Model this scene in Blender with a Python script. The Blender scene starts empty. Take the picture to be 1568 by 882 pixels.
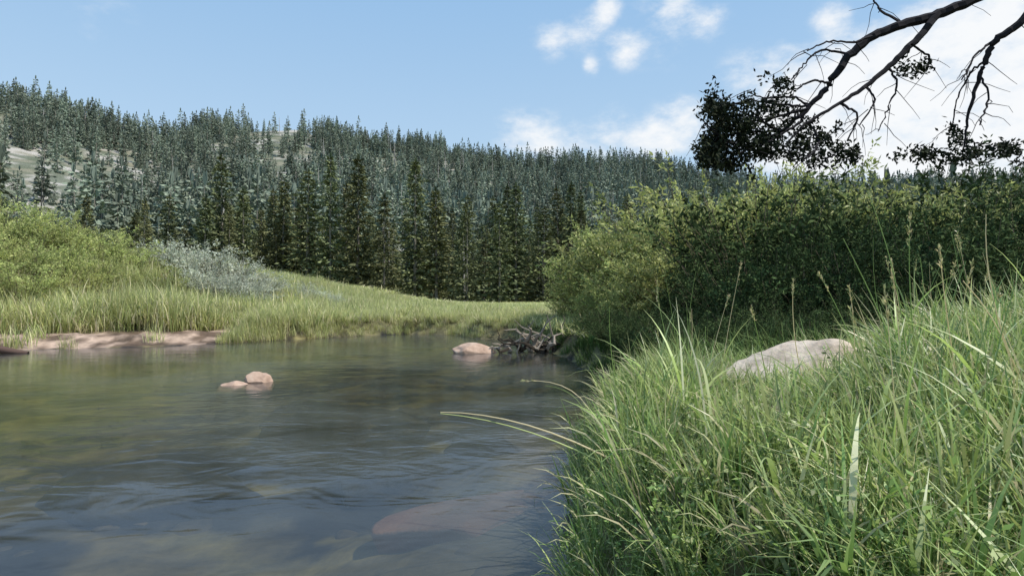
import bpy, math, random
import numpy as np
from mathutils import Vector
random.seed(7); RNG=np.random.default_rng(11)
scene=bpy.context.scene
EYE=0.9; F=934.0
def at(u,v,d):
    """world point for image pixel coordinates u, v, pushed out to depth d"""
    return (( u-784.0)/F*d, d, EYE+(462.0-v)/F*d)
# ---------------------------------------------------------------- noise
_T=RNG.random((256,256))
def vnoise(x,y):
    xi=np.floor(x).astype(int); yi=np.floor(y).astype(int)
    fx=x-xi; fy=y-yi; fx=fx*fx*(3-2*fx); fy=fy*fy*(3-2*fy)
    a=_T[xi&255,yi&255]; b=_T[(xi+1)&255,yi&255]; c=_T[xi&255,(yi+1)&255]; d=_T[(xi+1)&255,(yi+1)&255]
    return (a*(1-fx)+b*fx)*(1-fy)+(c*(1-fx)+d*fx)*fy
def fbm(x,y,o=4):
    s=0;a=.5;t=0
    for i in range(o):
        s=s+a*vnoise(x*2**i+17.3*i,y*2**i+5.1*i); t+=a; a*=.5
    return s/t
def sst(x,a,b):
    t=np.clip((x-a)/(b-a),0,1); return t*t*(3-2*t)
# ---------------------------------------------------------------- mesh helpers
def mk_mesh(name,V,Fc,col=None,mats=(),matidx=None,smooth=False):
    V=np.asarray(V,dtype=np.float32)
    me=bpy.data.meshes.new(name)
    if isinstance(Fc,np.ndarray):
        k=Fc.shape[1]; n=Fc.shape[0]
        me.vertices.add(len(V)); me.vertices.foreach_set('co',V.ravel())
        me.loops.add(n*k); me.loops.foreach_set('vertex_index',Fc.astype(np.int32).ravel())
        me.polygons.add(n); me.polygons.foreach_set('loop_start',np.arange(0,n*k,k,dtype=np.int32))
        me.polygons.foreach_set('loop_total',np.full(n,k,dtype=np.int32))
        me.update(calc_edges=True)
    else:
        me.from_pydata([tuple(map(float,v)) for v in V],[],Fc)
    for m in mats: me.materials.append(m)
    if matidx is not None: me.polygons.foreach_set('material_index',np.asarray(matidx,dtype=np.int32))
    if col is not None:
        at_=me.color_attributes.new('Col','FLOAT_COLOR','POINT')
        c=np.ones((len(V),4),dtype=np.float32); c[:,:3]=col
        at_.data.foreach_set('color',c.ravel())
    me.polygons.foreach_set('use_smooth',np.full(len(me.polygons),smooth))
    me.update()
    return me
def mk_obj(name,me,loc=(0,0,0),link=True):
    o=bpy.data.objects.new(name,me); o.location=loc
    if link: scene.collection.objects.link(o)
    return o
class Soup:
    """collects quads with colour and material index"""
    def __init__(s): s.V=[];s.F=[];s.C=[];s.M=[];s.n=0
    def add(s,V,Fc,C,m=0):
        V=np.asarray(V,float).reshape(-1,3); Fc=np.asarray(Fc,int).reshape(-1,4)
        s.V.append(V); s.F.append(Fc+s.n); s.C.append(np.broadcast_to(np.asarray(C,float),V.shape)); s.M.append(np.full(len(Fc),m)); s.n+=len(V)
    def mesh(s,name,mats,smooth=False):
        return mk_mesh(name,np.vstack(s.V),np.vstack(s.F),np.vstack(s.C),mats,np.concatenate(s.M),smooth)
def norm(a): return a/np.maximum(np.linalg.norm(a,axis=-1,keepdims=True),1e-9)
def tube(s,pts,rad,col,m=0,k=6):
    pts=np.asarray(pts,float); n=len(pts); rad=np.asarray(rad,float)
    T=np.gradient(pts,axis=0); T=norm(T)
    ref=np.where(np.abs(T[:,2:3])>.9,np.array([[1.,0,0]]),np.array([[0,0,1.]]))
    A=norm(np.cross(T,ref)); B=np.cross(T,A)
    th=np.linspace(0,2*math.pi,k,endpoint=False)
    V=pts[:,None,:]+rad[:,None,None]*(np.cos(th)[None,:,None]*A[:,None,:]+np.sin(th)[None,:,None]*B[:,None,:])
    i=np.arange(n-1)[:,None]*k; j=np.arange(k)[None,:]; j2=(j+1)%k
    Fc=np.stack([i+j,i+j2,i+k+j2,i+k+j],-1).reshape(-1,4)
    s.add(V.reshape(-1,3),Fc,col,m)
def leaves(s,P,D,L,W,C,m=0,up=None):
    n=len(P); D=norm(D); r=RNG.normal(size=(n,3)) if up is None else up
    S=norm(np.cross(D,r)); L=np.broadcast_to(L,(n,))[:,None]; W=np.broadcast_to(W,(n,))[:,None]
    V=np.stack([P,P+D*L*.45+S*W*.5,P+D*L,P+D*L*.45-S*W*.5],1)
    Fc=np.arange(4*n).reshape(n,4)
    C=np.broadcast_to(C,(n,3)); C=np.repeat(C,4,axis=0)
    s.add(V.reshape(-1,3),Fc,C,m)
def blades(s,P,az,L,W,lean,bend,C,m=0,k=6,tipcol=None):
    n=len(P); t=np.linspace(0,1,k)[None,:]
    th=lean[:,None]+bend[:,None]*t**1.4
    ds=(L/(k-1))[:,None]
    h=np.cumsum(np.sin(th)*ds,1)-np.sin(th)*ds; z=np.cumsum(np.cos(th)*ds,1)-np.cos(th)*ds
    dirx=np.cos(az)[:,None]; diry=np.sin(az)[:,None]
    cen=np.stack([P[:,0:1]+h*dirx,P[:,1:2]+h*diry,P[:,2:3]+z],-1)
    tw=az+math.pi/2+RNG.normal(size=n)*.5
    side=np.stack([np.cos(tw),np.sin(tw),RNG.normal(size=n)*.25],-1)[:,None,:]
    w=W[:,None]*(np.clip(.55+1.5*t,0,1)*np.clip((1-t)*2.2,0.06,1))
    V=np.stack([cen-side*w[...,None]*.5,cen+side*w[...,None]*.5],2)
    base=np.arange(n)[:,None]*(2*k)+np.arange(k-1)[None,:]*2
    Fc=np.stack([base,base+1,base+3,base+2],-1).reshape(-1,4)
    Cc=np.broadcast_to(C[:,None,None,:],(n,k,2,3)).copy()
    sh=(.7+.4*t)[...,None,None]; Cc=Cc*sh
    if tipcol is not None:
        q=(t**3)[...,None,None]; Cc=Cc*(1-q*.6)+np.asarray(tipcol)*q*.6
    s.add(V.reshape(-1,3),Fc,Cc.reshape(-1,3),m)
# ---------------------------------------------------------------- materials
def newmat(name):
    m=bpy.data.materials.new(name); m.use_nodes=True; nt=m.node_tree; nt.nodes.clear()
    out=nt.nodes.new('ShaderNodeOutputMaterial'); return m,nt,out
def foliage(name,trans=.3,rough=.5,gain=1.0,var=.35,spec=.3,sat=.95,hue=(.485,.512)):
    m,nt,out=newmat(name); N=nt.nodes; Lk=nt.links
    a=N.new('ShaderNodeAttribute'); a.attribute_name='Col'
    oi=N.new('ShaderNodeObjectInfo')
    mr=N.new('ShaderNodeMapRange'); mr.inputs[3].default_value=gain*(1-var); mr.inputs[4].default_value=gain*(1+var)
    Lk.new(oi.outputs['Random'],mr.inputs[0])
    hs=N.new('ShaderNodeHueSaturation'); hs.inputs['Saturation'].default_value=sat
    mh=N.new('ShaderNodeMapRange'); mh.inputs[3].default_value=hue[0]; mh.inputs[4].default_value=hue[1]
    mul=N.new('ShaderNodeMath'); mul.operation='FRACT'
    m7=N.new('ShaderNodeMath'); m7.operation='MULTIPLY'; m7.inputs[1].default_value=7.31
    Lk.new(oi.outputs['Random'],m7.inputs[0]); Lk.new(m7.outputs[0],mul.inputs[0]); Lk.new(mul.outputs[0],mh.inputs[0])
    Lk.new(mh.outputs[0],hs.inputs['Hue']); Lk.new(mr.outputs[0],hs.inputs['Value']); Lk.new(a.outputs['Color'],hs.inputs['Color'])
    p=N.new('ShaderNodeBsdfPrincipled'); p.inputs['Roughness'].default_value=rough; p.inputs['Specular IOR Level'].default_value=spec
    Lk.new(hs.outputs[0],p.inputs['Base Color'])
    if trans<=0:
        Lk.new(p.outputs[0],out.inputs[0]); return m
    tr=N.new('ShaderNodeBsdfTranslucent'); Lk.new(hs.outputs[0],tr.inputs[0])
    mx=N.new('ShaderNodeMixShader'); mx.inputs[0].default_value=trans
    Lk.new(p.outputs[0],mx.inputs[1]); Lk.new(tr.outputs[0],mx.inputs[2]); Lk.new(mx.outputs[0],out.inputs[0])
    return m
def noisy(name,c1,c2,scale=5,rough=.9,bump=.4,c3=None,bscale=20,dist=.02,attr=False,spec=.3):
    m,nt,out=newmat(name); N=nt.nodes; Lk=nt.links
    g=N.new('ShaderNodeNewGeometry')
    n=N.new('ShaderNodeTexNoise'); n.inputs['Scale'].default_value=scale; n.inputs['Detail'].default_value=8; n.inputs['Roughness'].default_value=.65
    Lk.new(g.outputs['Position'],n.inputs['Vector'])
    r=N.new('ShaderNodeValToRGB'); e=r.color_ramp.elements
    e[0].position=.35; e[0].color=(*c1,1); e[1].position=.65; e[1].color=(*c2,1)
    if c3: x=e.new(.5); x.color=(*c3,1)
    Lk.new(n.outputs['Fac'],r.inputs[0])
    p=N.new('ShaderNodeBsdfPrincipled'); p.inputs['Roughness'].default_value=rough; p.inputs['Specular IOR Level'].default_value=spec
    if attr:
        a=N.new('ShaderNodeAttribute'); a.attribute_name='Col'
        mm=N.new('ShaderNodeMix'); mm.data_type='RGBA'; mm.blend_type='MULTIPLY'; mm.inputs[0].default_value=1
        Lk.new(a.outputs['Color'],mm.inputs[6]); Lk.new(r.outputs[0],mm.inputs[7]); Lk.new(mm.outputs[2],p.inputs['Base Color'])
    else: Lk.new(r.outputs[0],p.inputs['Base Color'])
    n2=N.new('ShaderNodeTexNoise'); n2.inputs['Scale'].default_value=bscale; n2.inputs['Detail'].default_value=8
    Lk.new(g.outputs['Position'],n2.inputs['Vector'])
    b=N.new('ShaderNodeBump'); b.inputs['Strength'].default_value=bump; b.inputs['Distance'].default_value=dist
    Lk.new(n2.outputs['Fac'],b.inputs['Height']); Lk.new(b.outputs[0],p.inputs['Normal'])
    Lk.new(p.outputs[0],out.inputs[0]); return m
M_grass=foliage('grass_blades',.42,.42,1.8,.33,.5,.98,(.482,.512))
M_far=foliage('meadow_grass',.35,.6,2.0,.22,.2,.92,(.475,.505))
M_willow=foliage('willow_leaves',.38,.5,1.95,.2,.25,.95,(.485,.508))
M_shade=foliage('shade_tinted_leaves',.08,.9,1.2,.2,.05,1.0,(.49,.51))  # foliage for the dark willows and bank grass, shade painted into its colour
M_needle=foliage('conifer_needles',0,.8,1.85,.35,.08,.95,(.465,.51))
M_needle_haze=foliage('hazed_hill_needles',0,.8,2.5,.4,.03,.9,(.475,.515))  # high gain lightens the hill needles further, painting in distance haze
M_bark=foliage('bark',0,.9,1.0,.2,.1)
M_ground=noisy('earth',(.45,.45,.45),(1.35,1.35,1.35),3,.95,.5,None,14,.03,True)
M_rock=noisy('granite',(.34,.27,.21),(.66,.55,.44),7,.85,.6,(.54,.44,.35),35,.016)
M_rock2=noisy('pink_granite',(.30,.20,.145),(.50,.37,.28),9,.75,.5,(.42,.29,.215),45,.012)
M_wet=noisy('wet_rock',(.24,.12,.09),(.38,.21,.16),7,.5,.5,None,45,.012)
M_wetd=noisy('mossy_wet_rock',(.02,.02,.012),(.07,.06,.03),6,.5,.5,None,45,.012)
# ---------------------------------------------------------------- river + terrain
RIV=np.array([(1.6,-8),(0.8,-2),(.32,.6),(.22,1.6),(.22,2.6),(.5,3.6),(.95,4.6),(1.3,5.6),(1.3,6.8),(1.1,8.2),(.95,9.6),(.72,11),(.8,12.6),(.35,14.4),
 (-.7,14.9),(-1.5,16.6),(-3.0,17.0),(-4.4,15.8),(-5.6,14.2),(-6.6,12.6),(-8.0,11.9),(-9.6,11.2),(-12,10.4),(-18,9),(-30,7),(-60,4),(-60,-24),(-20,-26),(0,-22)],float)
def sdist(x,y):
    A=RIV; B=np.roll(RIV,-1,0); d=np.full(x.shape,1e9); ins=np.zeros(x.shape,bool)
    for (ax,ay),(bx,by) in zip(A,B):
        ex,ey=bx-ax,by-ay; wx,wy=x-ax,y-ay
        t=np.clip((wx*ex+wy*ey)/(ex*ex+ey*ey),0,1)
        d=np.minimum(d,np.hypot(wx-t*ex,wy-t*ey))
        c=((ay>y)!=(by>y))&(x<(bx-ax)*(y-ay)/((by-ay) if by!=ay else 1e-9)+ax)
        ins^=c
    return np.where(ins,-d,d)
RP=np.array([(-2500,200),(-600,150),(0,155),(70,168),(150,192),(240,212),(300,200),(450,202),(550,218),(640,230),(740,256),(850,262),(920,258),(1020,264),(1080,282),(1200,300),(1500,300),(2500,330)],float)
RIDGE=520.
def hill(x,y):
    r=np.hypot(x,y); a=np.arctan2(x,y); ac=np.clip(a,-1.15,1.15)
    u=784+F*np.tan(ac); v=np.interp(u,RP[:,0],RP[:,1])
    sl=(462-v)/F*np.cos(ac)
    back=sst(np.abs(a),1.2,1.9); sl=sl*(1-back)+.12*back
    t=np.clip((r-135)/(RIDGE-135),0,1)
    z=sl*RIDGE*t**1.2
    z=z+ (fbm(x/60,y/60,4)-.5)*30*t*(1-.75*t)
    z=z+ (np.abs(fbm(x/14,y/14,4)-.5)-.12)*14*t*(1-.7*t)
    z=z-sst(r,RIDGE+40,1500)*80*(z>5)
    return z
def height(x,y):
    s=sdist(x,y)+(fbm(x*1.3,y*1.3,3)-.5)*.35*np.exp(-np.hypot(x,y)/60)
    left=sst(-x,5.6,6.8)*sst(y,6,9)
    w=.28+left*.9
    b=.36-left*.14
    land=b*sst(s,-.05,w)+ .10*sst(s,w,w+2)
    land=land+ .7*sst(-x,5,8)*sst(s,1.2,3.0)*.35 + 1.9*sst(-x,6,17)*sst(s,1.4,7)*(1-sst(np.hypot(x,y),40,90))
    land=land+ .35*sst(x,3.5,8)*sst(y,7,10)*sst(s,.3,2.5)*(1-sst(y,16,30))
    land=land+ .13*sst(x,.9,2.4)*(1-sst(y,3,4))*sst(y,-3,0)
    land=land+left*(fbm(x*1.5,y*3.5,4)-.5)*.16*sst(s,.1,.5)*(1-sst(s,1.2,2))
    bed=-.42*sst(-s,-.05,1.6)-.1*sst(-s,2,5)+(fbm(x*1.1,y*1.1,3)-.5)*.22*sst(-s,.3,1.2)
    z=np.where(s>0,land,bed)
    z=z+(fbm(x*2.3+9,y*2.3,3)-.5)*.07*np.exp(-np.hypot(x,y)/40)
    z=z+(fbm(x/9,y/9,3)-.5)*.35*sst(s,3,10)
    return z+hill(x,y), s
rr=np.concatenate([np.geomspace(.3,25,250),np.geomspace(25,140,60)[1:],np.linspace(140,640,200)[1:],np.geomspace(640,4000,40)[1:]])
NA=720; th=np.linspace(0,2*math.pi,NA,endpoint=False)
R_,A_=np.meshgrid(rr,th,indexing='ij'); X=(R_*np.sin(A_)).ravel(); Y=(R_*np.cos(A_)).ravel()
Z,S=height(X,Y)
V=np.stack([X,Y,Z],1); V=np.vstack([V,[[0,0,-.4]]])
i=np.arange(len(rr)-1)[:,None]*NA; j=np.arange(NA)[None,:]; j2=(j+1)%NA
Fq=np.stack([i+j,i+NA+j,i+NA+j2,i+j2],-1).reshape(-1,4)
def mixc(a,b,t): return a*(1-t[:,None])+b*t[:,None]
rad=np.hypot(X,Y)
soil=np.array([.13,.12,.06]); mead=np.array([.29,.30,.11]); mud=np.array([.40,.29,.22]); bedc=np.array([.15,.13,.07]); hillc=np.array([.22,.21,.15]); gran=np.array([.42,.39,.35])
nz=fbm(X*.8,Y*.8,4)
c=np.tile(soil,(len(X),1)); c=mixc(c,mead,sst(rad,14,30))
left=sst(-X,5.4,6.4)*sst(Y,6,9)
mudn=mixc(np.tile(mud,(len(X),1)),np.array([.12,.08,.055]),sst(fbm(X*1.2,Y*5,4),.45,.58))
c=mixc(c,mudn,left*(1-sst(S,1.2,1.8))*sst(S,-.1,.05))
c=mixc(c,np.array([.12,.09,.05]),sst(nz,.45,.7)*(1-left)*(rad<30)*.6)
bed=mixc(np.tile(bedc,(len(X),1)),np.array([.018,.018,.020]),sst(fbm(X*1.1+4,Y*1.6,5),.42,.54))
bed=mixc(bed,np.array([.24,.21,.08]),sst(fbm(X*1.6+40,Y*2.3+3,5),.53,.63)*.8)
c=np.where((S<0)[:,None],bed,c)
ht=sst(rad,130,180); hh=mixc(np.tile(hillc,(len(X),1)),gran,sst(fbm(X/9,Y/9,5),.44,.6)); hh=mixc(hh,np.array([.10,.12,.075]),sst(fbm(X/5+7,Y/5,4),.46,.56)*.85); c=mixc(c,hh,ht)
c=np.vstack([c,[bedc]])
me=mk_mesh('ground',V,Fq,c,[M_ground],None,True)
ground=mk_obj('ground',me)
def hz(x,y):
    z,s=height(np.atleast_1d(np.asarray(x,float)),np.atleast_1d(np.asarray(y,float))); return z,s
# ---------------------------------------------------------------- water
def water_mat():
    m,nt,out=newmat('river_water'); N=nt.nodes; Lk=nt.links
    g=N.new('ShaderNodeNewGeometry')
    mp=N.new('ShaderNodeMapping'); mp.inputs['Scale'].default_value=(1.0,1.5,1); mp.inputs['Rotation'].default_value=(0,0,.2)
    Lk.new(g.outputs['Position'],mp.inputs[0])
    n1=N.new('ShaderNodeTexNoise'); n1.inputs['Scale'].default_value=2.2; n1.inputs['Detail'].default_value=2; n1.inputs['Distortion'].default_value=1.0
    n2=N.new('ShaderNodeTexNoise'); n2.inputs['Scale'].default_value=11; n2.inputs['Detail'].default_value=2; n2.inputs['Distortion'].default_value=.8
    Lk.new(mp.outputs[0],n1.inputs[0]); Lk.new(mp.outputs[0],n2.inputs[0])
    pm=N.new('ShaderNodeTexNoise'); pm.inputs['Scale'].default_value=.5; pm.inputs['Detail'].default_value=3; pm.inputs['Distortion'].default_value=.6; Lk.new(mp.outputs[0],pm.inputs[0])
    a=N.new('ShaderNodeMath'); a.operation='MULTIPLY'; Lk.new(n2.outputs[0],a.inputs[0]); 
    pr=N.new('ShaderNodeMapRange'); pr.inputs[1].default_value=.42; pr.inputs[2].default_value=.62; pr.inputs[3].default_value=.03; pr.inputs[4].default_value=.32
    Lk.new(pm.outputs[0],pr.inputs[0]); Lk.new(pr.outputs[0],a.inputs[1])
    s=N.new('ShaderNodeMath'); s.operation='ADD'; Lk.new(a.outputs[0],s.inputs[0]); Lk.new(n1.outputs[0],s.inputs[1])
    b=N.new('ShaderNodeBump'); b.inputs['Strength'].default_value=.22; b.inputs['Distance'].default_value=.03; Lk.new(s.outputs[0],b.inputs['Height'])
    gl=N.new('ShaderNodeBsdfGlossy'); gl.inputs['Roughness'].default_value=.12; gl.inputs[0].default_value=(.92,.94,1,1); Lk.new(b.outputs[0],gl.inputs['Normal'])
    tp=N.new('ShaderNodeBsdfTransparent'); tp.inputs[0].default_value=(.72,.70,.60,1)
    df=N.new('ShaderNodeBsdfDiffuse'); df.inputs[0].default_value=(.095,.10,.085,1)
    m1=N.new('ShaderNodeMixShader'); 
    pf=N.new('ShaderNodeMapRange'); pf.inputs[1].default_value=.38; pf.inputs[2].default_value=.64; pf.inputs[3].default_value=.14; pf.inputs[4].default_value=.60
    Lk.new(pm.outputs[0],pf.inputs[0]); Lk.new(pf.outputs[0],m1.inputs[0])
    Lk.new(tp.outputs[0],m1.inputs[1]); Lk.new(df.outputs[0],m1.inputs[2])
    fr=N.new('ShaderNodeFresnel'); fr.inputs[0].default_value=1.35; Lk.new(b.outputs[0],fr.inputs['Normal'])
    m2=N.new('ShaderNodeMixShader'); Lk.new(fr.outputs[0],m2.inputs[0]); Lk.new(m1.outputs[0],m2.inputs[1]); Lk.new(gl.outputs[0],m2.inputs[2])
    Lk.new(m2.outputs[0],out.inputs[0]); return m
me=mk_mesh('river_water',[(-75,-32,0),(2.6,-32,0),(2.6,18.5,0),(-75,18.5,0)],[(0,1,2,3)],None,[water_mat()])
mk_obj('river_water',me)
# ---------------------------------------------------------------- scatter by geometry nodes
def source(name,objs):
    col=bpy.data.collections.new(name)
    for o in objs: col.objects.link(o)
    return col
def scatter(name,P,rot,scl,idx,col):
    n=len(P); me=bpy.data.meshes.new(name+'_points'); me.vertices.add(n); me.vertices.foreach_set('co',np.asarray(P,np.float32).ravel())
    a=me.attributes.new('rot','FLOAT_VECTOR','POINT'); a.data.foreach_set('vector',np.asarray(rot,np.float32).ravel())
    scl=np.asarray(scl,np.float32); scl=np.repeat(scl[:,None],3,1) if scl.ndim==1 else scl
    a=me.attributes.new('scl','FLOAT_VECTOR','POINT'); a.data.foreach_set('vector',scl.ravel())
    a=me.attributes.new('idx','INT','POINT'); a.data.foreach_set('value',np.asarray(idx,np.int32))
    o=mk_obj(name,me)
    ng=bpy.data.node_groups.new(name+'_gn','GeometryNodeTree')
    ng.interface.new_socket('Geometry',in_out='INPUT',socket_type='NodeSocketGeometry'); ng.interface.new_socket('Geometry',in_out='OUTPUT',socket_type='NodeSocketGeometry')
    N=ng.nodes; L=ng.links; gi=N.new('NodeGroupInput'); go=N.new('NodeGroupOutput')
    ip=N.new('GeometryNodeInstanceOnPoints'); ci=N.new('GeometryNodeCollectionInfo')
    ci.inputs['Collection'].default_value=col; ci.inputs['Separate Children'].default_value=True; ci.inputs['Reset Children'].default_value=True
    def na(nm,dt):
        q=N.new('GeometryNodeInputNamedAttribute'); q.data_type=dt; q.inputs['Name'].default_value=nm; return q.outputs['Attribute']
    e=N.new('FunctionNodeEulerToRotation'); L.new(na('rot','FLOAT_VECTOR'),e.inputs[0])
    L.new(gi.outputs[0],ip.inputs['Points']); L.new(ci.outputs[0],ip.inputs['Instance']); ip.inputs['Pick Instance'].default_value=True
    L.new(na('idx','INT'),ip.inputs['Instance Index']); L.new(e.outputs[0],ip.inputs['Rotation']); L.new(na('scl','FLOAT_VECTOR'),ip.inputs['Scale'])
    L.new(ip.outputs[0],go.inputs[0])
    md=o.modifiers.new('scatter','NODES'); md.node_group=ng
    return o
# ---------------------------------------------------------------- conifers
def conifer(name,H,levels,per,npos,leafL,leafW,hazy=0,rad0=.13,gap=.1):
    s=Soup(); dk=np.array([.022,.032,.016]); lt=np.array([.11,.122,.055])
    if hazy: dk=np.array([.060,.076,.060]); lt=np.array([.11,.13,.09])  # paler, bluer greens: aerial haze painted into the needle colour
    bark=(.22,.20,.17)
    bend=RNG.normal(size=2)*.01*H
    zz=np.linspace(-.3,H,9); tube(s,np.stack([bend[0]*(zz/H)**2,bend[1]*(zz/H)**2,zz],1),np.linspace(H*.012,.02,9),bark,1,6)
    P=[];D=[];C=[];LL=[]
    lump=1+.35*np.sin(np.arange(levels)*RNG.uniform(.5,.9)+RNG.random()*6)*RNG.random()
    for l in range(levels):
        f=(l+RNG.random()*.8)/levels; z0=H*(gap+(1-gap)*f)
        prof=(1-f)**.7*(.7+.6*RNG.random())*min(1,.55+f*3)*lump[l]
        for b in range(per):
            az=RNG.random()*2*math.pi; R=H*rad0*prof*(.5+.8*RNG.random())+.15
            if RNG.random()<.16: continue
            t=np.sort(RNG.random(npos))**.7
            droop=-.30-.25*(1-f)+RNG.normal()*.1
            px=np.cos(az)*R*t; py=np.sin(az)*R*t; pz=z0+droop*R*t+.22*R*t*t
            lat=RNG.normal(size=(npos,3))*np.array([.12,.12,.05])*R
            p=np.stack([px,py,pz],1)+lat*t[:,None]; p[:,0]+=bend[0]*(z0/H)**2; p[:,1]+=bend[1]*(z0/H)**2
            d=np.stack([np.cos(az)+RNG.normal(size=npos)*.6,np.sin(az)+RNG.normal(size=npos)*.6,-.15+RNG.normal(size=npos)*.35],1)
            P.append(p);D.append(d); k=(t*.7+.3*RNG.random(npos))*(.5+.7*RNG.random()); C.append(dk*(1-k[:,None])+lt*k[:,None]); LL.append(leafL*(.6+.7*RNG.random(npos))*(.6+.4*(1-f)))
    P=np.vstack(P);D=np.vstack(D);C=np.vstack(C);LL=np.concatenate(LL)
    leaves(s,P,D,LL,LL*leafW/leafL,C,0)
    leaves(s,np.tile([[bend[0],bend[1],H-.4]],(4,1)),np.array([[.1,0,1],[0,.1,1],[-.1,0,1.],[0,-.1,1.]]),leafL*1.6,leafW,dk,0)
    return s.mesh(name,[M_needle_haze if hazy else M_needle,M_bark])
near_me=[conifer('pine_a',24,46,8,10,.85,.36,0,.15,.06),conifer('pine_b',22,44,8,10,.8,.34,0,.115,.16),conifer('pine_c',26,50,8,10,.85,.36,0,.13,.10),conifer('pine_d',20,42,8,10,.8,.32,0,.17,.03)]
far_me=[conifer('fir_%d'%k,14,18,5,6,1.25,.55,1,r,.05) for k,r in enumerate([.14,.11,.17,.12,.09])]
def snag_me():
    s=Soup(); z=np.linspace(-.3,13,8); tube(s,np.stack([.02*z,.01*z,z],1),np.linspace(.24,.03,8),(.45,.42,.38),0,5)
    for k in range(26):
        h=2+10*RNG.random(); az=RNG.random()*6.28; L=.5+1.6*RNG.random()*(1-h/16)
        tube(s,[(.02*h,.01*h,h),(.02*h+L*.5*math.cos(az),L*.5*math.sin(az),h-.05),(.02*h+L*math.cos(az),L*math.sin(az),h-.35)],[.05,.035,.015],(.4,.37,.33),0,4)
    return s.mesh('snag',[M_bark])
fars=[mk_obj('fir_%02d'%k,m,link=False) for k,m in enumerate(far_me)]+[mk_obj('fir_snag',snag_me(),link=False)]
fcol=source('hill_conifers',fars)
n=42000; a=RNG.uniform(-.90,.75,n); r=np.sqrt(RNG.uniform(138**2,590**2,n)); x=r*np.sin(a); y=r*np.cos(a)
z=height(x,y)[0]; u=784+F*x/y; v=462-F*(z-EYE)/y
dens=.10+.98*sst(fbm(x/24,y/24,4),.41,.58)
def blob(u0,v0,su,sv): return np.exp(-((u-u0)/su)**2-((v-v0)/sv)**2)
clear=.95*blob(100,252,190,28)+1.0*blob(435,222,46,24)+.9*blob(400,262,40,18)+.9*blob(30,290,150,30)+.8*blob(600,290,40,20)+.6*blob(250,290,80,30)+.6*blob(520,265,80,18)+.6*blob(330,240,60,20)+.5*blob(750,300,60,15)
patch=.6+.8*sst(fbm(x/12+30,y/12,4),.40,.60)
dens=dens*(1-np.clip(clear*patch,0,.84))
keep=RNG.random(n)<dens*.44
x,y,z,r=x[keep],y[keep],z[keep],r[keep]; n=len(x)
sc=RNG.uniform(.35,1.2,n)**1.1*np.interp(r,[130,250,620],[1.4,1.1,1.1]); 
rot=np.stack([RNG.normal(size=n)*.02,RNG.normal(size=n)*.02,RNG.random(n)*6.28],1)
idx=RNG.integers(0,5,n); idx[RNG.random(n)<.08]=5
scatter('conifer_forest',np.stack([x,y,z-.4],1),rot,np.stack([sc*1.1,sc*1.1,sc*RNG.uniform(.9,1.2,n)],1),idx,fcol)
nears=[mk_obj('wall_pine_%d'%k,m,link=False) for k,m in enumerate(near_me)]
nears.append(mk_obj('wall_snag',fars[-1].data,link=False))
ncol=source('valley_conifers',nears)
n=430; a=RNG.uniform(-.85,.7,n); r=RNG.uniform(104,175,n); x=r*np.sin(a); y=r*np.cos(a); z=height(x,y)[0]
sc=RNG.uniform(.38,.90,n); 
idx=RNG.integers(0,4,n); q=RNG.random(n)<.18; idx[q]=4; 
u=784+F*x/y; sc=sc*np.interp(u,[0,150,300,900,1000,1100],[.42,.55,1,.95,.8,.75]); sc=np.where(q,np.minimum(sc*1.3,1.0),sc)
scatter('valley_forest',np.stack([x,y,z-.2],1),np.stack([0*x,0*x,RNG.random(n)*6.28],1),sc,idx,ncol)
for k,(u,v,d,mi) in enumerate([(340,238,100,0),(312,300,96,1),(372,290,98,3),(432,275,101,1),(470,262,99,0),(505,238,98,2),(548,240,97,1),(588,300,95,3),(635,245,99,2),(668,290,100,1),(715,300,97,0),(765,310,98,3),(790,282,101,2),(832,318,100,0),(205,330,92,3),(255,300,97,0),(130,300,98,2),(890,320,102,2),(960,300,104,0)]):
    x,y,ztop=at(u,v,d); z0=float(hz(x,y)[0][0]); H=[24,22,26,20][mi]
    o=mk_obj('pine_tree',near_me[mi],(x,y,z0-.2)); s=(ztop-z0)/H; w=s*RNG.uniform(1.0,1.45); o.scale=(w,w,s); o.rotation_euler=(0,0,RNG.random()*6.28)
# ---------------------------------------------------------------- grasses
def pick(n,pal):
    pal=np.array(pal); k=RNG.integers(0,len(pal),n); return pal[k]*RNG.uniform(.7,1.3,(n,1))
GP=[(.12,.19,.035),(.15,.22,.045),(.08,.145,.03),(.20,.25,.075),(.18,.22,.07),(.12,.20,.045),(.23,.27,.11)]
def clump(name,n,rad,L0,L1,W0,W1,pal,lean=.5,bend=1.1,dry=.08,k=6,mat=None,cup=0):
    s=Soup(); a=RNG.random(n)*6.28; r=rad*np.sqrt(RNG.random(n)); P=np.stack([r*np.cos(a),r*np.sin(a),np.full(n,-.03)],1)
    C=pick(n,pal); d=RNG.random(n)<dry; C[d]=np.array([.38,.34,.20])*RNG.uniform(.7,1.2,(d.sum(),1))
    az=a+RNG.normal(size=n)*1.0 if rad<.2 else RNG.random(n)*6.28
    ht=.65+.7*vnoise(P[:,0]*7+n,P[:,1]*7)
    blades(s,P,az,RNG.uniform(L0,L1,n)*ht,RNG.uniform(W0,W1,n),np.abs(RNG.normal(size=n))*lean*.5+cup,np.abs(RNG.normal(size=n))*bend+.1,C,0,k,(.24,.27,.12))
    return mk_obj(name,s.mesh(name,[mat or M_grass]),link=False)
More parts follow.
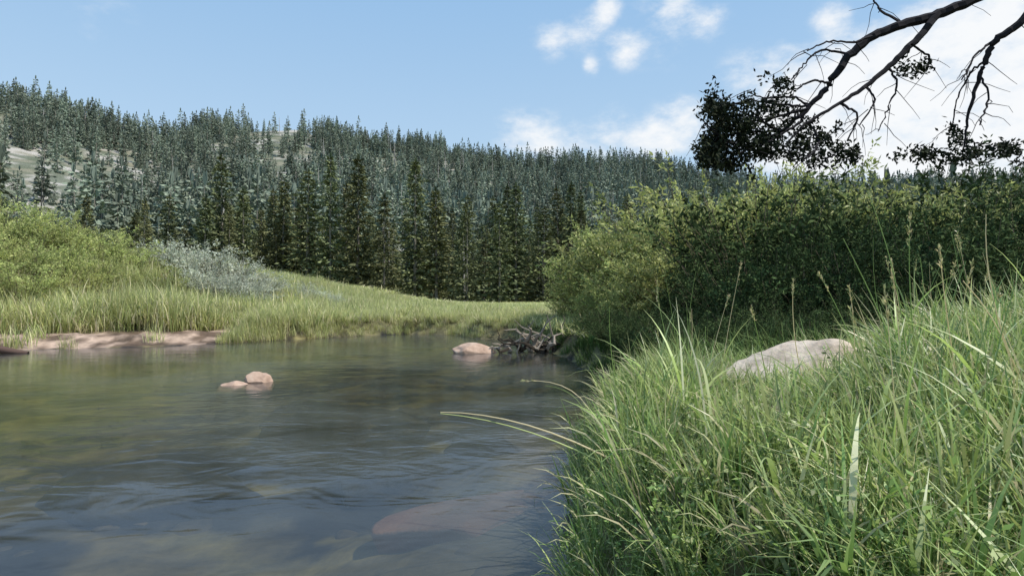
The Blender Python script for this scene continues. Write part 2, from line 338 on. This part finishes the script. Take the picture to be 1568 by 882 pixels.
def forb(name,ns,h0,h1,leafL,pal,rad=.08,stemc=(.10,.15,.05)):
    s=Soup()
    for q in range(ns):
        a=RNG.random()*6.28; r=rad*math.sqrt(RNG.random()); h=RNG.uniform(h0,h1); la=RNG.normal(size=2)*.18
        t=np.linspace(0,1,5); p=np.stack([r*math.cos(a)+la[0]*h*t*t,r*math.sin(a)+la[1]*h*t*t,h*t-.02],1)
        tube(s,p,np.linspace(.002,.001,5),stemc,0,3)
        m=int(h/.018); tt=RNG.uniform(.15,1,m); P=np.stack([np.interp(tt,t,p[:,i]) for i in range(3)],1)
        D=RNG.normal(size=(m,3)); D[:,2]=np.abs(D[:,2])*.5+.1
        L=leafL*RNG.uniform(.6,1.2,m); leaves(s,P,D,L,L*.38,pick(m,pal),0,np.tile([[0,0,1.]],(m,1))+RNG.normal(size=(m,3))*.4)
    return mk_obj(name,s.mesh(name,[M_grass]),link=False)
FP=[(.12,.18,.04),(.16,.22,.06),(.22,.26,.10)]
fg=[clump('a_clump',40,.11,.18,.38,.005,.010,GP,.6,1.4,.14),clump('b_clump',40,.12,.22,.44,.005,.012,GP,.5,1.2,.15),clump('c_clump',36,.11,.18,.34,.004,.008,GP,.9,1.7,.18),
    clump('d_clump',22,.07,.32,.56,.005,.009,GP+[(.2,.24,.08)],.35,.9,.3),forb('e_forb',14,.12,.30,.032,FP),forb('f_forb',12,.10,.24,.024,FP),
    clump('g_patch',300,.30,.18,.44,.005,.012,GP,.75,1.5,.16),clump('h_patch',300,.30,.20,.50,.005,.014,GP,.6,1.4,.18),clump('i_patch',300,.30,.16,.40,.004,.011,GP,.9,1.8,.16),forb('j_forbs',100,.12,.34,.032,FP,.28)]
gcol=source('bank_grass_clumps',fg)
def bankpts(n,x0,x1,y0,y1):
    x=RNG.uniform(x0,x1,n); y=RNG.uniform(y0,y1,n); z,s=height(x,y)
    k=(x/np.maximum(y,.3)<1.7)&~((y>4.5)&(x>1.2))
    return x[k],y[k],z[k],s[k]
x1,y1,z1,s1=bankpts(2600,.1,2.6,.25,5.0); k=(s1>-.02)&(s1<.55)&~(((x1-1.72)/.68)**2+((y1-3.4)/.45)**2<1); x1,y1,z1,s1=x1[k],y1[k],z1[k],s1[k]
i1=RNG.choice([0,1,2,3,4,5],len(x1),p=[.2,.15,.15,.05,.25,.2])
x2,y2,z2,s2=bankpts(900,.4,6.2,.25,5.0); k=(s2>.42)&~(((x2-1.74)/.92)**2+((y2-3.4)/.62)**2<1); x2,y2,z2,s2=x2[k],y2[k],z2[k],s2[k]
i2=RNG.choice([6,7,8,9],len(x2),p=[.27,.27,.24,.22])
x3,y3,z3,s3=bankpts(900,.7,2.8,2.7,4.2); q=((x3-1.74)/.95)**2+((y3-3.42)/.65)**2; k=(s3>.2)&(q<1.1)&((((x3-1.74)/.66)**2+((y3-3.44)/.36)**2)>1); x3,y3,z3,s3=x3[k],y3[k],z3[k],s3[k]; i3=RNG.choice([0,1,2,5],len(x3))
x=np.r_[x1,x2,x3];y=np.r_[y1,y2,y3];z=np.r_[z1,z2,z3];s=np.r_[s1,s2,s3];idx=np.r_[i1,i2,i3];n=len(x)
sc=RNG.uniform(.65,1.2,n)*np.interp(x,[.2,1.0,2.2],[.62,.80,1.02])
infront=(np.abs(x/y-.48)<.17)&(y>1.8)&(y<3.6); sc[infront]*=.66
sc=np.where(y>3.7,sc*.7,sc); sc=np.where(y<1.0,sc*.8,sc)
sx_=np.where(idx>=6,np.maximum(sc,.9),sc)
edge=s<.35
scatter('bank_grass',np.stack([x,y,z],1),np.stack([RNG.normal(size=n)*np.where(idx>=6,.05,.12),-np.where(edge,.35,.06)*RNG.random(n),RNG.normal(size=n)*.25+np.where(edge,0,RNG.random(n)*6.28)],1),np.stack([sx_,sx_,sc],1),idx,gcol)
s=Soup()
def stalk(p0,p1,bow,r,col,seed=False,flat=False):
    p0=np.array(p0,float);p1=np.array(p1,float); t=np.linspace(0,1,9)[:,None]
    P=p0+(p1-p0)*t+np.array(bow)*(4*t*(1-t)); tube(s,P,np.linspace(r,r*.35,9),col,0,4)
    if seed:
        m=26; tt=RNG.uniform(.86,1.0,m); Q=np.stack([np.interp(tt,t[:,0],P[:,i]) for i in range(3)],1); d=np.array(P[-1]-P[-3])
        leaves(s,Q,norm(d)[None,:]+RNG.normal(size=(m,3))*.35,.018,.005,pick(m,[(.25,.22,.11),(.17,.18,.08)]),0)
G1=(.13,.19,.06); DRY=(.34,.31,.19)
stalk(at(960,715,2.2),at(675,630,2.5),(0,0,.05),.0042,DRY)
stalk(at(965,730,2.3),at(675,632,2.45),(0,0,.045),.0034,(.26,.3,.13))
stalk(at(915,660,2.8),at(800,583,3.0),(.06,0,.07),.003,DRY,True)
stalk(at(905,665,2.8),at(835,590,2.9),(.04,0,.05),.002,G1)
stalk(at(955,640,2.9),at(933,470,2.8),(-.02,0,0),.0028,G1)
stalk(at(950,620,3.2),at(985,500,3.1),(-.04,0,0),.002,G1)
for (u0,v0,u1,v1,d,sd) in [(1400,560,1292,365,2.0,0),(1385,560,1330,292,2.1,0),(1420,600,1395,330,2.0,1),(1560,520,1512,328,1.7,0),(1470,560,1440,380,1.9,1),(1330,560,1255,420,2.4,1),(1500,640,1568,400,1.6,0),(1240,560,1215,430,2.9,1),(1180,560,1150,470,3.0,1),(1290,580,1300,440,2.5,1),(1380,600,1365,400,2.2,1),(1480,620,1530,440,1.7,0),(1100,600,1080,500,2.8,0),(1050,600,1035,515,2.9,0),(1540,600,1475,430,1.6,0),(1440,620,1480,400,1.9,0),(1350,600,1410,395,2.1,0)]:
    a=at(u0,v0+60,d); b=at(u1,v1,d*RNG.uniform(.95,1.05)); stalk(a,b,(RNG.normal()*.02,0,0),.0030,G1 if RNG.random()<.6 else DRY,bool(sd))
for q in range(150):
    x=RNG.uniform(.9,4.5); y=RNG.uniform(1.3,4.2)
    z0,sd=hz(x,y)
    if sd[0]<.1 or (abs(x/y-.48)<.14 and y>1.8): continue
    h=RNG.uniform(.4,.78); stalk((x,y,z0[0]),(x+RNG.normal()*.10,y+RNG.normal()*.06,z0[0]+h),(RNG.normal()*.03,0,0),.0020,G1 if RNG.random()<.45 else DRY,RNG.random()<.6)
m=420; x=RNG.uniform(.6,3.8,m); y=RNG.uniform(1.1,3.2,m); z,sd=height(x,y); k=(sd>.1)&~((np.abs(x/y-.48)<.15)&(y>1.7)); x,y,z=x[k],y[k],z[k]; m=len(x)
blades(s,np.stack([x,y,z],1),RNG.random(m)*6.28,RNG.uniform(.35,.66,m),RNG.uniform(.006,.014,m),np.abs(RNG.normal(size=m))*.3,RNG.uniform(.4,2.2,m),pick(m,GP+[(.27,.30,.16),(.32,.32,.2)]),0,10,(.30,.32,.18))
mk_obj('tall_grass_stalks',s.mesh('tall_grass_stalks',[M_grass]))
MP=[(.20,.22,.06),(.24,.26,.08),(.17,.20,.055),(.28,.28,.11),(.15,.18,.05)]
MPD=MP+[(.33,.31,.17)]
mg=[clump('a_tuft',60,.30,.22,.55,.010,.020,MP,.5,.8,.18,4,M_far),clump('b_tuft',60,.32,.25,.65,.010,.020,MP,.4,.7,.18,4,M_far),clump('c_tuft',55,.3,.2,.45,.010,.022,MPD,.7,1.1,.3,4,M_far),
    clump('d_patch',420,.85,.2,.55,.010,.022,MP,.5,.8,.2,4,M_far),clump('e_patch',420,.85,.22,.62,.010,.022,MP,.45,.8,.2,4,M_far),clump('f_patch',420,.85,.18,.45,.010,.022,MPD,.7,1.1,.32,4,M_far)]
mcol=source('meadow_tufts',mg)
n=3300; a=RNG.uniform(-1.0,.35,n); r=np.sqrt(RNG.uniform(9**2,46**2,n)); x=r*np.sin(a); y=r*np.cos(a); z,s_=height(x,y)
k=(s_>np.where((x<-5.9)&(x>-30)&(y<15),2.1,.7)); x,y,z,s_=x[k],y[k],z[k],s_[k]; i2=RNG.integers(3,6,len(x))
xe=np.r_[RNG.uniform(-6.5,1.0,4200),RNG.uniform(-22,-5.5,6500)]; ye=np.r_[RNG.uniform(12.3,18.5,4200),RNG.uniform(8,16,6500)]; ze,se=height(xe,ye)
lm=(xe<-6.3)&(ye<15); q=np.where(lm,(se>1.15+.5*fbm(xe,xe*0,2))&(se<2.6),(se>-.06)&(se<1.2))|(lm&(se>0)&(se<1)&(RNG.random(len(xe))<.03))
x=np.r_[x,xe[q]];y=np.r_[y,ye[q]];z=np.r_[z,ze[q]];s_=np.r_[s_,se[q]];idx=np.r_[i2,RNG.integers(0,3,q.sum())];n=len(x)
pat=.7+.6*fbm(x*.5,y*.5,3)
sc=RNG.uniform(.6,1.2,n)*pat*np.interp(x,[-8,-5,0],[1.15,.75,.5])*np.interp(s_,[0,1.5],[.65,1])
sxy=np.where(idx>=3,1.05,sc)
scatter('meadow_grass',np.stack([x,y,z],1),np.stack([RNG.normal(size=n)*.03,RNG.normal(size=n)*.03,RNG.random(n)*6.28],1),np.stack([sxy,sxy,sc],1),idx,mcol)
n=1500; a=RNG.uniform(-.6,.35,n); r=RNG.uniform(44,120,n); x=r*np.sin(a); y=r*np.cos(a); z=height(x,y)[0]
scatter('far_meadow_grass',np.stack([x,y,z],1),np.stack([0*x,0*x,RNG.random(n)*6.28],1),np.stack([RNG.uniform(2,4,n)]*2+[RNG.uniform(.4,.8,n)],1),RNG.integers(3,6,n),mcol)
DG=[(.05,.10,.022),(.06,.11,.03),(.04,.08,.02)]  # grass greens darkened to paint in the shade beneath the willows
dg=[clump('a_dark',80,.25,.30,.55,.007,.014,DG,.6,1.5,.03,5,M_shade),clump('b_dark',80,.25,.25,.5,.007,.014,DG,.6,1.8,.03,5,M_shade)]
dcol=source('shade_tinted_tufts',dg)
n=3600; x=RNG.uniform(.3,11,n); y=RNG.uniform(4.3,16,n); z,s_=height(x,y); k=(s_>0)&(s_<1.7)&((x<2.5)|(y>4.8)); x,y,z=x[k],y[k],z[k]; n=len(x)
scatter('shade_tinted_bank_grass',np.stack([x,y,z],1),np.stack([RNG.normal(size=n)*.1,-.35*RNG.random(n),RNG.normal(size=n)*.5],1),RNG.uniform(.6,1.0,n)*np.interp(y,[5,9,12],[.8,.8,.5]),RNG.integers(0,2,n),dcol)
# ---------------------------------------------------------------- willows
def willow(name,H,R,ns,lps,pal,leafL=.075,mat=None):
    s=Soup(); P=[];D=[];C=[]
    for q in range(ns):
        a=RNG.random()*6.28; le=math.sqrt(RNG.random())*1.0; h=H*RNG.uniform(.62,1.08)*(1-.35*le*le)
        t=np.linspace(0,1,6); ex=R*le*t**1.1; wig=np.cumsum(RNG.normal(size=(6,2))*.04,0)
        p=np.stack([.15*math.cos(a)+ex*math.cos(a)+wig[:,0],.15*math.sin(a)+ex*math.sin(a)+wig[:,1],h*(t-.12*le*t**3)],1)
        tube(s,p,np.linspace(.012,.003,6),(.13,.11,.07),1,3)
        shade=RNG.uniform(.65,1.3)
        for w in range(9):
            tt=RNG.uniform(.12,1); b=np.array([np.interp(tt,t,p[:,i]) for i in range(3)])
            d=RNG.normal(size=3); d[2]=abs(d[2])*.8+.3; d+=np.array([math.cos(a),math.sin(a),0])*.6; d/=np.linalg.norm(d); LT=RNG.uniform(.15,.42)
            m=lps; u_=RNG.random(m); P.append(b+d*LT*u_[:,None]+RNG.normal(size=(m,3))*.02); dd=d*.7+RNG.normal(size=(m,3))*.7; D.append(dd)
            C.append(pick(m,pal)*shade*(.7+.3*tt))
    P=np.vstack(P);D=np.vstack(D);C=np.vstack(C); L=leafL*RNG.uniform(.6,1.3,len(P)); leaves(s,P,D,L,L*.34,C,0)
    return s.mesh(name,[mat or M_willow,M_bark])
WG=[(.19,.22,.065),(.24,.26,.085),(.16,.19,.05),(.28,.29,.11)]; WS=[(.28,.29,.23),(.34,.35,.28),(.22,.24,.16)]; WD=[(.052,.078,.030),(.065,.095,.036),(.042,.064,.024)]  # WD: the same willow darkened, shade painted into the leaf colour
wg=[mk_obj('a_w%d'%k,willow('willow_g%d'%k,2.0,1.1,66,16,WG,.068),link=False) for k in range(3)]
ws=[mk_obj('b_w%d'%k,willow('willow_s%d'%k,1.5,.9,55,14,WS,.065),link=False) for k in range(2)]
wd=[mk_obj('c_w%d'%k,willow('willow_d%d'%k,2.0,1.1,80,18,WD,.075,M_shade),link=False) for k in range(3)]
wcol=source('willow_shrubs',wg+ws+wd)
def place(name,L):
    P=[];R=[];S_=[];I=[]
    for (x,y,sc,kind) in L:
        z=float(hz(x,y)[0][0]); P.append((x,y,z-.08)); R.append((RNG.normal()*.06,RNG.normal()*.06,RNG.random()*6.28)); w=sc*RNG.uniform(.95,1.25); S_.append((w,w,sc))
        I.append({'g':RNG.integers(0,3),'s':3+RNG.integers(0,2),'d':5+RNG.integers(0,3)}[kind])
    scatter(name,P,R,S_,I,wcol)
def bytop(u,v,d,kind,base={'g':2.0,'s':1.5,'d':2.0}):
    x,y,zt=at(u,v,d); z=float(hz(x,y)[0][0]); return (x,y,max(.25,(zt-z)/base[kind]),kind)
L=[]
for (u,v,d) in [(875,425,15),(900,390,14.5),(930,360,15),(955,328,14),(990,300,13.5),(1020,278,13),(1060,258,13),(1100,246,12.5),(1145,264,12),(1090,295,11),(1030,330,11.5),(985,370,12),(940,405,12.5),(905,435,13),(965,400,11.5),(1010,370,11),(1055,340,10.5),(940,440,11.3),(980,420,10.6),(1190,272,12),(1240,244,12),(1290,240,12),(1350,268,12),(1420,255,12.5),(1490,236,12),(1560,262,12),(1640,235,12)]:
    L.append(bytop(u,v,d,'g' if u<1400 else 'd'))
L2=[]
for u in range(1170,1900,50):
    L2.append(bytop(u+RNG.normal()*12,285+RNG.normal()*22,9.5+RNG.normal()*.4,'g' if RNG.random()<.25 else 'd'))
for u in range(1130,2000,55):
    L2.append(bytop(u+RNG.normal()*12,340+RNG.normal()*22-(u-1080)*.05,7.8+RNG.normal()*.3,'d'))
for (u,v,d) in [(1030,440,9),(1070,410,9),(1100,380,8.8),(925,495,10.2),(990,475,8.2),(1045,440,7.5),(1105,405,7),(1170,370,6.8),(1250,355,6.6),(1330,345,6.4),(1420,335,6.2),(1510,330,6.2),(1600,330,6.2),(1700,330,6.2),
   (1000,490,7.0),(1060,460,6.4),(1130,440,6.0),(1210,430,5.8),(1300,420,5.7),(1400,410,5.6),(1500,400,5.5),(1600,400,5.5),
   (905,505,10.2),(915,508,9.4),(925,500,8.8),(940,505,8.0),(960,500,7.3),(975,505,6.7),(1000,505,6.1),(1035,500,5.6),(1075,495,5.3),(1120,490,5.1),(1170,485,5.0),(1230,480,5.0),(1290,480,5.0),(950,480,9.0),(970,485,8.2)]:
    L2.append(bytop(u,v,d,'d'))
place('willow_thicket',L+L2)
L=[]
for (u,v,d) in [(-60,280,17),(0,292,17),(50,308,17),(95,315,17.5),(140,330,18),(185,350,18),(-30,325,15),(30,342,15),(90,357,15.5),(150,378,16),(210,375,19),(-90,290,16),(-140,290,15),(250,395,17),(120,400,15),(200,410,16.5),(40,385,14),(-20,400,13.5),(290,440,16.5)]:
    L.append(bytop(u,v,d,'g'))
place('willow_bush',L)
L=[]
for (u,v,d) in [(245,365,20),(275,362,20.5),(305,368,20),(335,375,20),(365,390,20),(390,405,20),(345,405,18),(385,425,18),(440,426,24),(470,428,24),(500,438,24),(455,440,22),(515,450,23),(300,400,18)]:
    L.append(bytop(u,v,d,'s'))
place('silver_willow_bush',L)
# ---------------------------------------------------------------- rocks
from mathutils import noise as mn
import bmesh
def rock_mesh(name,dim,mat,seed,rough=.25,sub=5):
    bm=bmesh.new(); bmesh.ops.create_icosphere(bm,subdivisions=sub,radius=1)
    off=Vector((seed*3.1,seed*1.7,seed*.9))
    for v in bm.verts:
        p=v.co.copy(); d=mn.noise(p*1.1+off)*rough*1.4+mn.noise(p*2.6+off)*rough*.5+mn.noise(p*7+off)*rough*.14
        q=p*(1+d)
        for k in range(7):
            nn=Vector((math.sin(seed+k*2.1),math.cos(seed*1.3+k*1.7),math.sin(k*1.1+seed)*.6+.25)).normalized(); h=.72
            dd=q.dot(nn)
            if dd>h: q-=nn*(dd-h)*.85
        v.co=Vector((q.x*dim[0],q.y*dim[1],q.z*dim[2]))
    me=bpy.data.meshes.new(name); bm.to_mesh(me); bm.free(); me.materials.append(mat)
    for p in me.polygons: p.use_smooth=True
    return me
def rock(name,loc,dim,mat,seed,rough=.25,rotz=0):
    o=mk_obj(name,rock_mesh(name,dim,mat,seed,rough),loc); o.rotation_euler=(0,0,rotz); return o
rock('granite_boulder',(1.80,3.45,.35),(.76,.42,.37),M_rock,3,.3,.2)
x,y,_=at(397,585,6.9); rock('river_rock',(x,y,-.005),(.18,.15,.12),M_rock2,5,.2)
x,y,_=at(362,588,6.65); rock('river_rock',(x,y,-.055),(.25,.14,.085),M_rock2,8,.22,.2)
x,y,_=at(725,540,10.8); rock('river_rock',(x,y,-.01),(.42,.28,.19),M_rock2,11,.2)
rock('submerged_boulder',(-.02,3.0,-.20),(.60,.44,.165),M_wet,14,.3)
rock('submerged_boulder',(-.75,4.3,-.34),(.6,.45,.22),M_wetd,19,.25)
rock('submerged_boulder',(-1.7,6.0,-.33),(.8,.45,.24),M_wetd,22,.25)
rock('submerged_boulder',(.05,5.2,-.30),(.6,.4,.24),M_wetd,25,.25)
rock('submerged_boulder',(-2.4,4.0,-.36),(.7,.4,.22),M_wetd,27,.25)
M_cob=noisy('river_cobbles',(.02,.018,.014),(.14,.115,.07),1.6,.6,.4,None,40,.01)
cob=[mk_obj('cobble_%d'%k,rock_mesh('cobble_%d'%k,(.14,.11,.05),M_cob,40+k*3.3,.35,3),link=False) for k in range(4)]
ccol=source('cobbles',cob)
n=700; x=RNG.uniform(-7,1,n); y=RNG.uniform(1.2,12,n); z,s_=height(x,y); k=(s_<-.1)&(fbm(x*.7,y*.7,3)>.45); x,y,z=x[k],y[k],z[k]; n=len(x)
scatter('river_bed_cobbles',np.stack([x,y,z-.02],1),np.stack([RNG.normal(size=n)*.2,RNG.normal(size=n)*.2,RNG.random(n)*6.28],1),RNG.uniform(.25,1.15,n)**1.7,RNG.integers(0,4,n),ccol)
s=Soup(); p0=np.array(at(-40,535,10.6)); p1=np.array(at(45,538,10.7)); t=np.linspace(0,1,7)[:,None]; tube(s,p0+(p1-p0)*t+np.array([0,0,.03])*np.sin(t*5),[.07,.075,.07,.065,.06,.05,.03],(.12,.08,.06),0,8)
mk_obj('fallen_log',s.mesh('fallen_log',[M_bark],True))
s=Soup(); base=np.array(at(815,528,10.9)); base[2]=.05
for k in range(34):
    a=RNG.uniform(-.2,3.3); L=RNG.uniform(.25,.85); el=RNG.uniform(.05,1.1); d=np.array([math.cos(a)*math.cos(el),-.3*abs(math.sin(a)),math.sin(el)])
    st=base+RNG.normal(size=3)*[.25,.1,.06]; t=np.linspace(0,1,6)[:,None]; w=np.cumsum(RNG.normal(size=(6,3))*.05,0)
    tube(s,st+d*L*t+w,np.linspace(RNG.uniform(.015,.05),.006,6),(.30,.25,.20) if RNG.random()<.5 else (.05,.04,.03),0,5)
mk_obj('driftwood_snag',s.mesh('driftwood_snag',[M_bark]))
# ---------------------------------------------------------------- overhanging pine, right
s=Soup(); BK=(.026,.023,.026)
trunk=np.array([(8.2,6.4,-.2),(8.15,6.4,2),(8.2,6.45,4),(8.1,6.5,6),(8.25,6.5,8),(8.3,6.5,9.5)]); tube(s,trunk,[.28,.24,.2,.16,.1,.03],(.09,.07,.06),1,10)
def limb(L,rp,d0=6,d1=None,conn=None,k=7):
    d1=d1 or d0; n=len(L); pts=[at(u,v,d0+(d1-d0)*i/(n-1)) for i,(u,v) in enumerate(L)]
    r=[max(q*.85,.9)*d0/F for q in rp]
    if conn is not None: pts=conn+pts; r=[r[0]*1.5]*len(conn)+r
    pts=np.array(pts); n=len(pts); t=np.linspace(0,n-1,n*5); P=np.stack([np.interp(t,np.arange(n),pts[:,i]) for i in range(3)],1)
    ker=np.array([1,2,3,2,1])/9; Q=P.copy()
    for i in range(3): Q[2:-2,i]=np.convolve(P[:,i],ker,'valid')
    Q[2:-2]+=RNG.normal(size=Q[2:-2].shape)*.006
    tube(s,Q,np.interp(t,np.arange(n),r),BK,1,k); return Q
tips=[]
A=limb([(1490,0),(1440,20),(1390,33),(1340,52),(1300,85),(1275,125),(1245,160),(1200,200),(1150,225),(1090,240)],[9,9,8.5,8,7.5,6,4.5,3,2,1.2],6,6.2,[(8.15,6.45,4.9),(6.6,6.2,4.7),(5.3,6.0,4.25)])
B=limb([(1440,20),(1402,65),(1372,95),(1330,130),(1290,155),(1240,185),(1205,220)],[7,6,5,4,3,2.5,1.5],6,5.8)
Cc=limb([(1640,-60),(1568,35),(1530,58),(1515,90),(1500,130),(1485,180),(1480,225)],[8,7,6,5,3.5,2.5,1.5],5.6,5.9,[(8.2,6.45,4.4),(6.4,6.0,4.6)])
for L in [[(1305,80),(1260,72),(1235,95),(1215,120)],[(1340,52),(1310,62),(1270,60),(1240,75)],[(1390,33),(1350,10),(1340,-20)],[(1365,100),(1380,125),(1365,165),(1348,200)],[(1515,90),(1490,110),(1470,150),(1460,200)],[(1505,110),(1520,150),(1505,190)],[(1530,58),(1500,80),(1478,120)],[(1275,125),(1250,120),(1220,135),(1190,130)],[(1245,160),(1200,160),(1150,150),(1110,165)],[(1240,165),(1180,180),(1120,190),(1080,200)],[(1200,200),(1140,200),(1090,215),(1065,245)],[(1230,185),(1180,215),(1130,235)],[(1290,155),(1320,175),(1300,215)],[(1240,185),(1260,215),(1240,240)],[(1402,65),(1430,85),(1425,105)],[(1245,160),(1215,145),(1175,150),(1150,140)],[(1200,200),(1160,180),(1120,160),(1085,155)],[(1150,225),(1110,215),(1075,180)],[(1485,0),(1470,-30),(1500,-60)],[(1330,130),(1345,150),(1320,190)]]:
    q=limb(L,[2.6,2,1.5,.8][:len(L)],6+RNG.normal()*.15,6+RNG.normal()*.4,None,4); tips.append(q)
for Q in [A,B,Cc]+tips:
    for k in range(6):
        b=Q[RNG.integers(3,len(Q))]; 
        if b[2]>4.2: continue
        d=RNG.normal(size=3); d[2]=-abs(d[2])*.7; d/=np.linalg.norm(d); L=RNG.uniform(.12,.4); t=np.linspace(0,1,5)[:,None]
        tube(s,b+d*L*t+np.array([0,0,-.08])*t*t+np.cumsum(RNG.normal(size=(5,3))*.012,0),np.linspace(.005,.002,5),BK,1,3)
NC=[(.02,.028,.014),(.035,.045,.02),(.015,.02,.012)]
def tuft(p,n=22,L=.055):
    D=RNG.normal(size=(n,3)); D[:,2]+=.2; leaves(s,np.tile(p,(n,1))+RNG.normal(size=(n,3))*.03,D,L*RNG.uniform(.6,1.2,n),.024,pick(n,NC)*.5,0)
for (u,v,su,sv,m) in [(1098,160,10,12,30),(1130,188,26,18,34),(1172,165,24,20,26),(1092,218,18,14,38),(1150,215,30,15,26),(1080,244,12,7,22),(1200,190,30,20,18),(1250,210,28,22,22),(1190,228,30,12,24),(1105,192,18,18,30),(1120,247,20,10,26),(1240,238,30,10,16),(1200,130,14,8,7),(1415,97,12,6,8),(1470,205,16,14,8),(1300,235,24,10,14),(1385,103,8,5,3),(1130,215,38,30,20),(1410,235,30,8,16),(1480,235,30,10,20),(1550,230,24,14,16)]:
    for k in range(m):
        p=np.array(at(u+RNG.normal()*su*.75,v+RNG.normal()*sv*.75,6.05+RNG.normal()*.3)); tuft(p)
mk_obj('overhanging_pine_tree',s.mesh('overhanging_pine',[M_needle,M_bark]))
# ---------------------------------------------------------------- light
AZ=math.radians(106); EL=math.radians(54)
sd=Vector((math.sin(AZ)*math.cos(EL),math.cos(AZ)*math.cos(EL),math.sin(EL)))
sun=bpy.data.lights.new('sun','SUN'); sun.energy=5.0; sun.angle=math.radians(.5); sun.color=(1,.95,.87)
so=mk_obj('sun',sun); so.rotation_euler=(-sd).to_track_quat('-Z','Y').to_euler()
w=bpy.data.worlds.new('World'); scene.world=w; w.use_nodes=True; nt=w.node_tree; nt.nodes.clear(); N=nt.nodes; Lk=nt.links
out=N.new('ShaderNodeOutputWorld'); bg=N.new('ShaderNodeBackground'); bg.inputs[1].default_value=.15; Lk.new(bg.outputs[0],out.inputs[0])
sky=N.new('ShaderNodeTexSky'); sky.sky_type='NISHITA'; sky.sun_disc=False; sky.sun_elevation=EL; sky.sun_rotation=AZ; sky.altitude=1500; sky.air_density=1.0; sky.dust_density=2.0; sky.ozone_density=1.0
tc=N.new('ShaderNodeTexCoord')
def math_(op,a,b=None,c=None):
    n=N.new('ShaderNodeMath'); n.operation=op
    for i,q in enumerate((a,b,c)):
        if q is None: continue
        if isinstance(q,(int,float)): n.inputs[i].default_value=q
        else: Lk.new(q,n.inputs[i])
    return n.outputs[0]
nd=N.new('ShaderNodeTexNoise'); nd.inputs['Scale'].default_value=20; nd.inputs['Detail'].default_value=7; nd.inputs['Roughness'].default_value=.62
mpz=N.new('ShaderNodeMapping'); mpz.inputs['Scale'].default_value=(1,1,1.8); Lk.new(tc.outputs['Generated'],mpz.inputs[0]); Lk.new(mpz.outputs[0],nd.inputs[0])
acc=None
for (u,v,r,amt) in [(850,57,32,.8),(905,42,34,.6),(958,78,28,.7),(906,101,15,.8),(933,8,24,.8),(1093,32,30,.8),(1278,24,30,.8),(1010,35,60,.5),(1040,5,30,.5),(1050,188,46,1.0),(840,215,44,.9),(790,200,40,.6),(1000,216,34,.9),(1205,80,30,.5),(1140,110,42,.55),(940,215,60,.6),(150,2,60,.35),(1350,110,90,.8),(1480,150,110,.95),(1330,190,110,1.4),(1230,190,80,1.0),(1500,60,100,.65),(1560,200,130,1.1),(1180,200,70,.6),(1750,100,250,.9)]:
    p=Vector(at(u,v,1))-Vector((0,0,EYE)); rr_=r/F/p.length; p.normalize()
    vm=N.new('ShaderNodeVectorMath'); vm.operation='DISTANCE'; Lk.new(tc.outputs['Generated'],vm.inputs[0]); vm.inputs[1].default_value=p
    mr=N.new('ShaderNodeMapRange'); mr.interpolation_type='SMOOTHSTEP'; mr.inputs[1].default_value=0; mr.inputs[2].default_value=rr_*1.6; mr.inputs[3].default_value=amt; mr.inputs[4].default_value=0
    Lk.new(vm.outputs['Value'],mr.inputs[0]); acc=mr.outputs[0] if acc is None else math_('ADD',acc,mr.outputs[0])
acc=math_('MINIMUM',acc,1.2)
dn=math_('SUBTRACT',nd.outputs[0],.5)
val=math_('MULTIPLY_ADD',dn,2.0,acc)
fac=N.new('ShaderNodeMapRange'); fac.interpolation_type='SMOOTHSTEP'; fac.inputs[1].default_value=.1; fac.inputs[2].default_value=1.35; Lk.new(val,fac.inputs[0])
gate=math_('MULTIPLY',fac.outputs[0],math_('MINIMUM',math_('MULTIPLY',acc,2.0),1.0))
hi=math_('MULTIPLY',gate,.96)
sx=N.new('ShaderNodeSeparateXYZ'); Lk.new(tc.outputs['Generated'],sx.inputs[0])
hr=N.new('ShaderNodeMapRange'); hr.interpolation_type='SMOOTHSTEP'; hr.inputs[1].default_value=0.0; hr.inputs[2].default_value=.6; Lk.new(sx.outputs[2],hr.inputs[0])
hcol=N.new('ShaderNodeMix'); hcol.data_type='RGBA'; Lk.new(hr.outputs[0],hcol.inputs[0]); hcol.inputs[6].default_value=(3.9,5.1,6.1,1); hcol.inputs[7].default_value=(2.0,3.6,5.7,1)
hzx=N.new('ShaderNodeMix'); hzx.data_type='RGBA'; hzx.inputs[0].default_value=.86; Lk.new(sky.outputs[0],hzx.inputs[6]); Lk.new(hcol.outputs[2],hzx.inputs[7])
mx=N.new('ShaderNodeMix'); mx.data_type='RGBA'; Lk.new(hi,mx.inputs[0]); Lk.new(hzx.outputs[2],mx.inputs[6]); mx.inputs[7].default_value=(6.4,6.5,6.6,1)
Lk.new(mx.outputs[2],bg.inputs[0])
# ---------------------------------------------------------------- camera
cd=bpy.data.cameras.new('camera'); cd.sensor_width=36; cd.lens=36*F/1568; cd.clip_start=.03; cd.clip_end=9000
cam=mk_obj('camera',cd,(0,0,EYE)); cam.rotation_euler=(math.radians(90)+math.atan(21/F),0,0); scene.camera=cam
scene.view_settings.view_transform='Standard'; scene.view_settings.look='None'; scene.view_settings.exposure=0
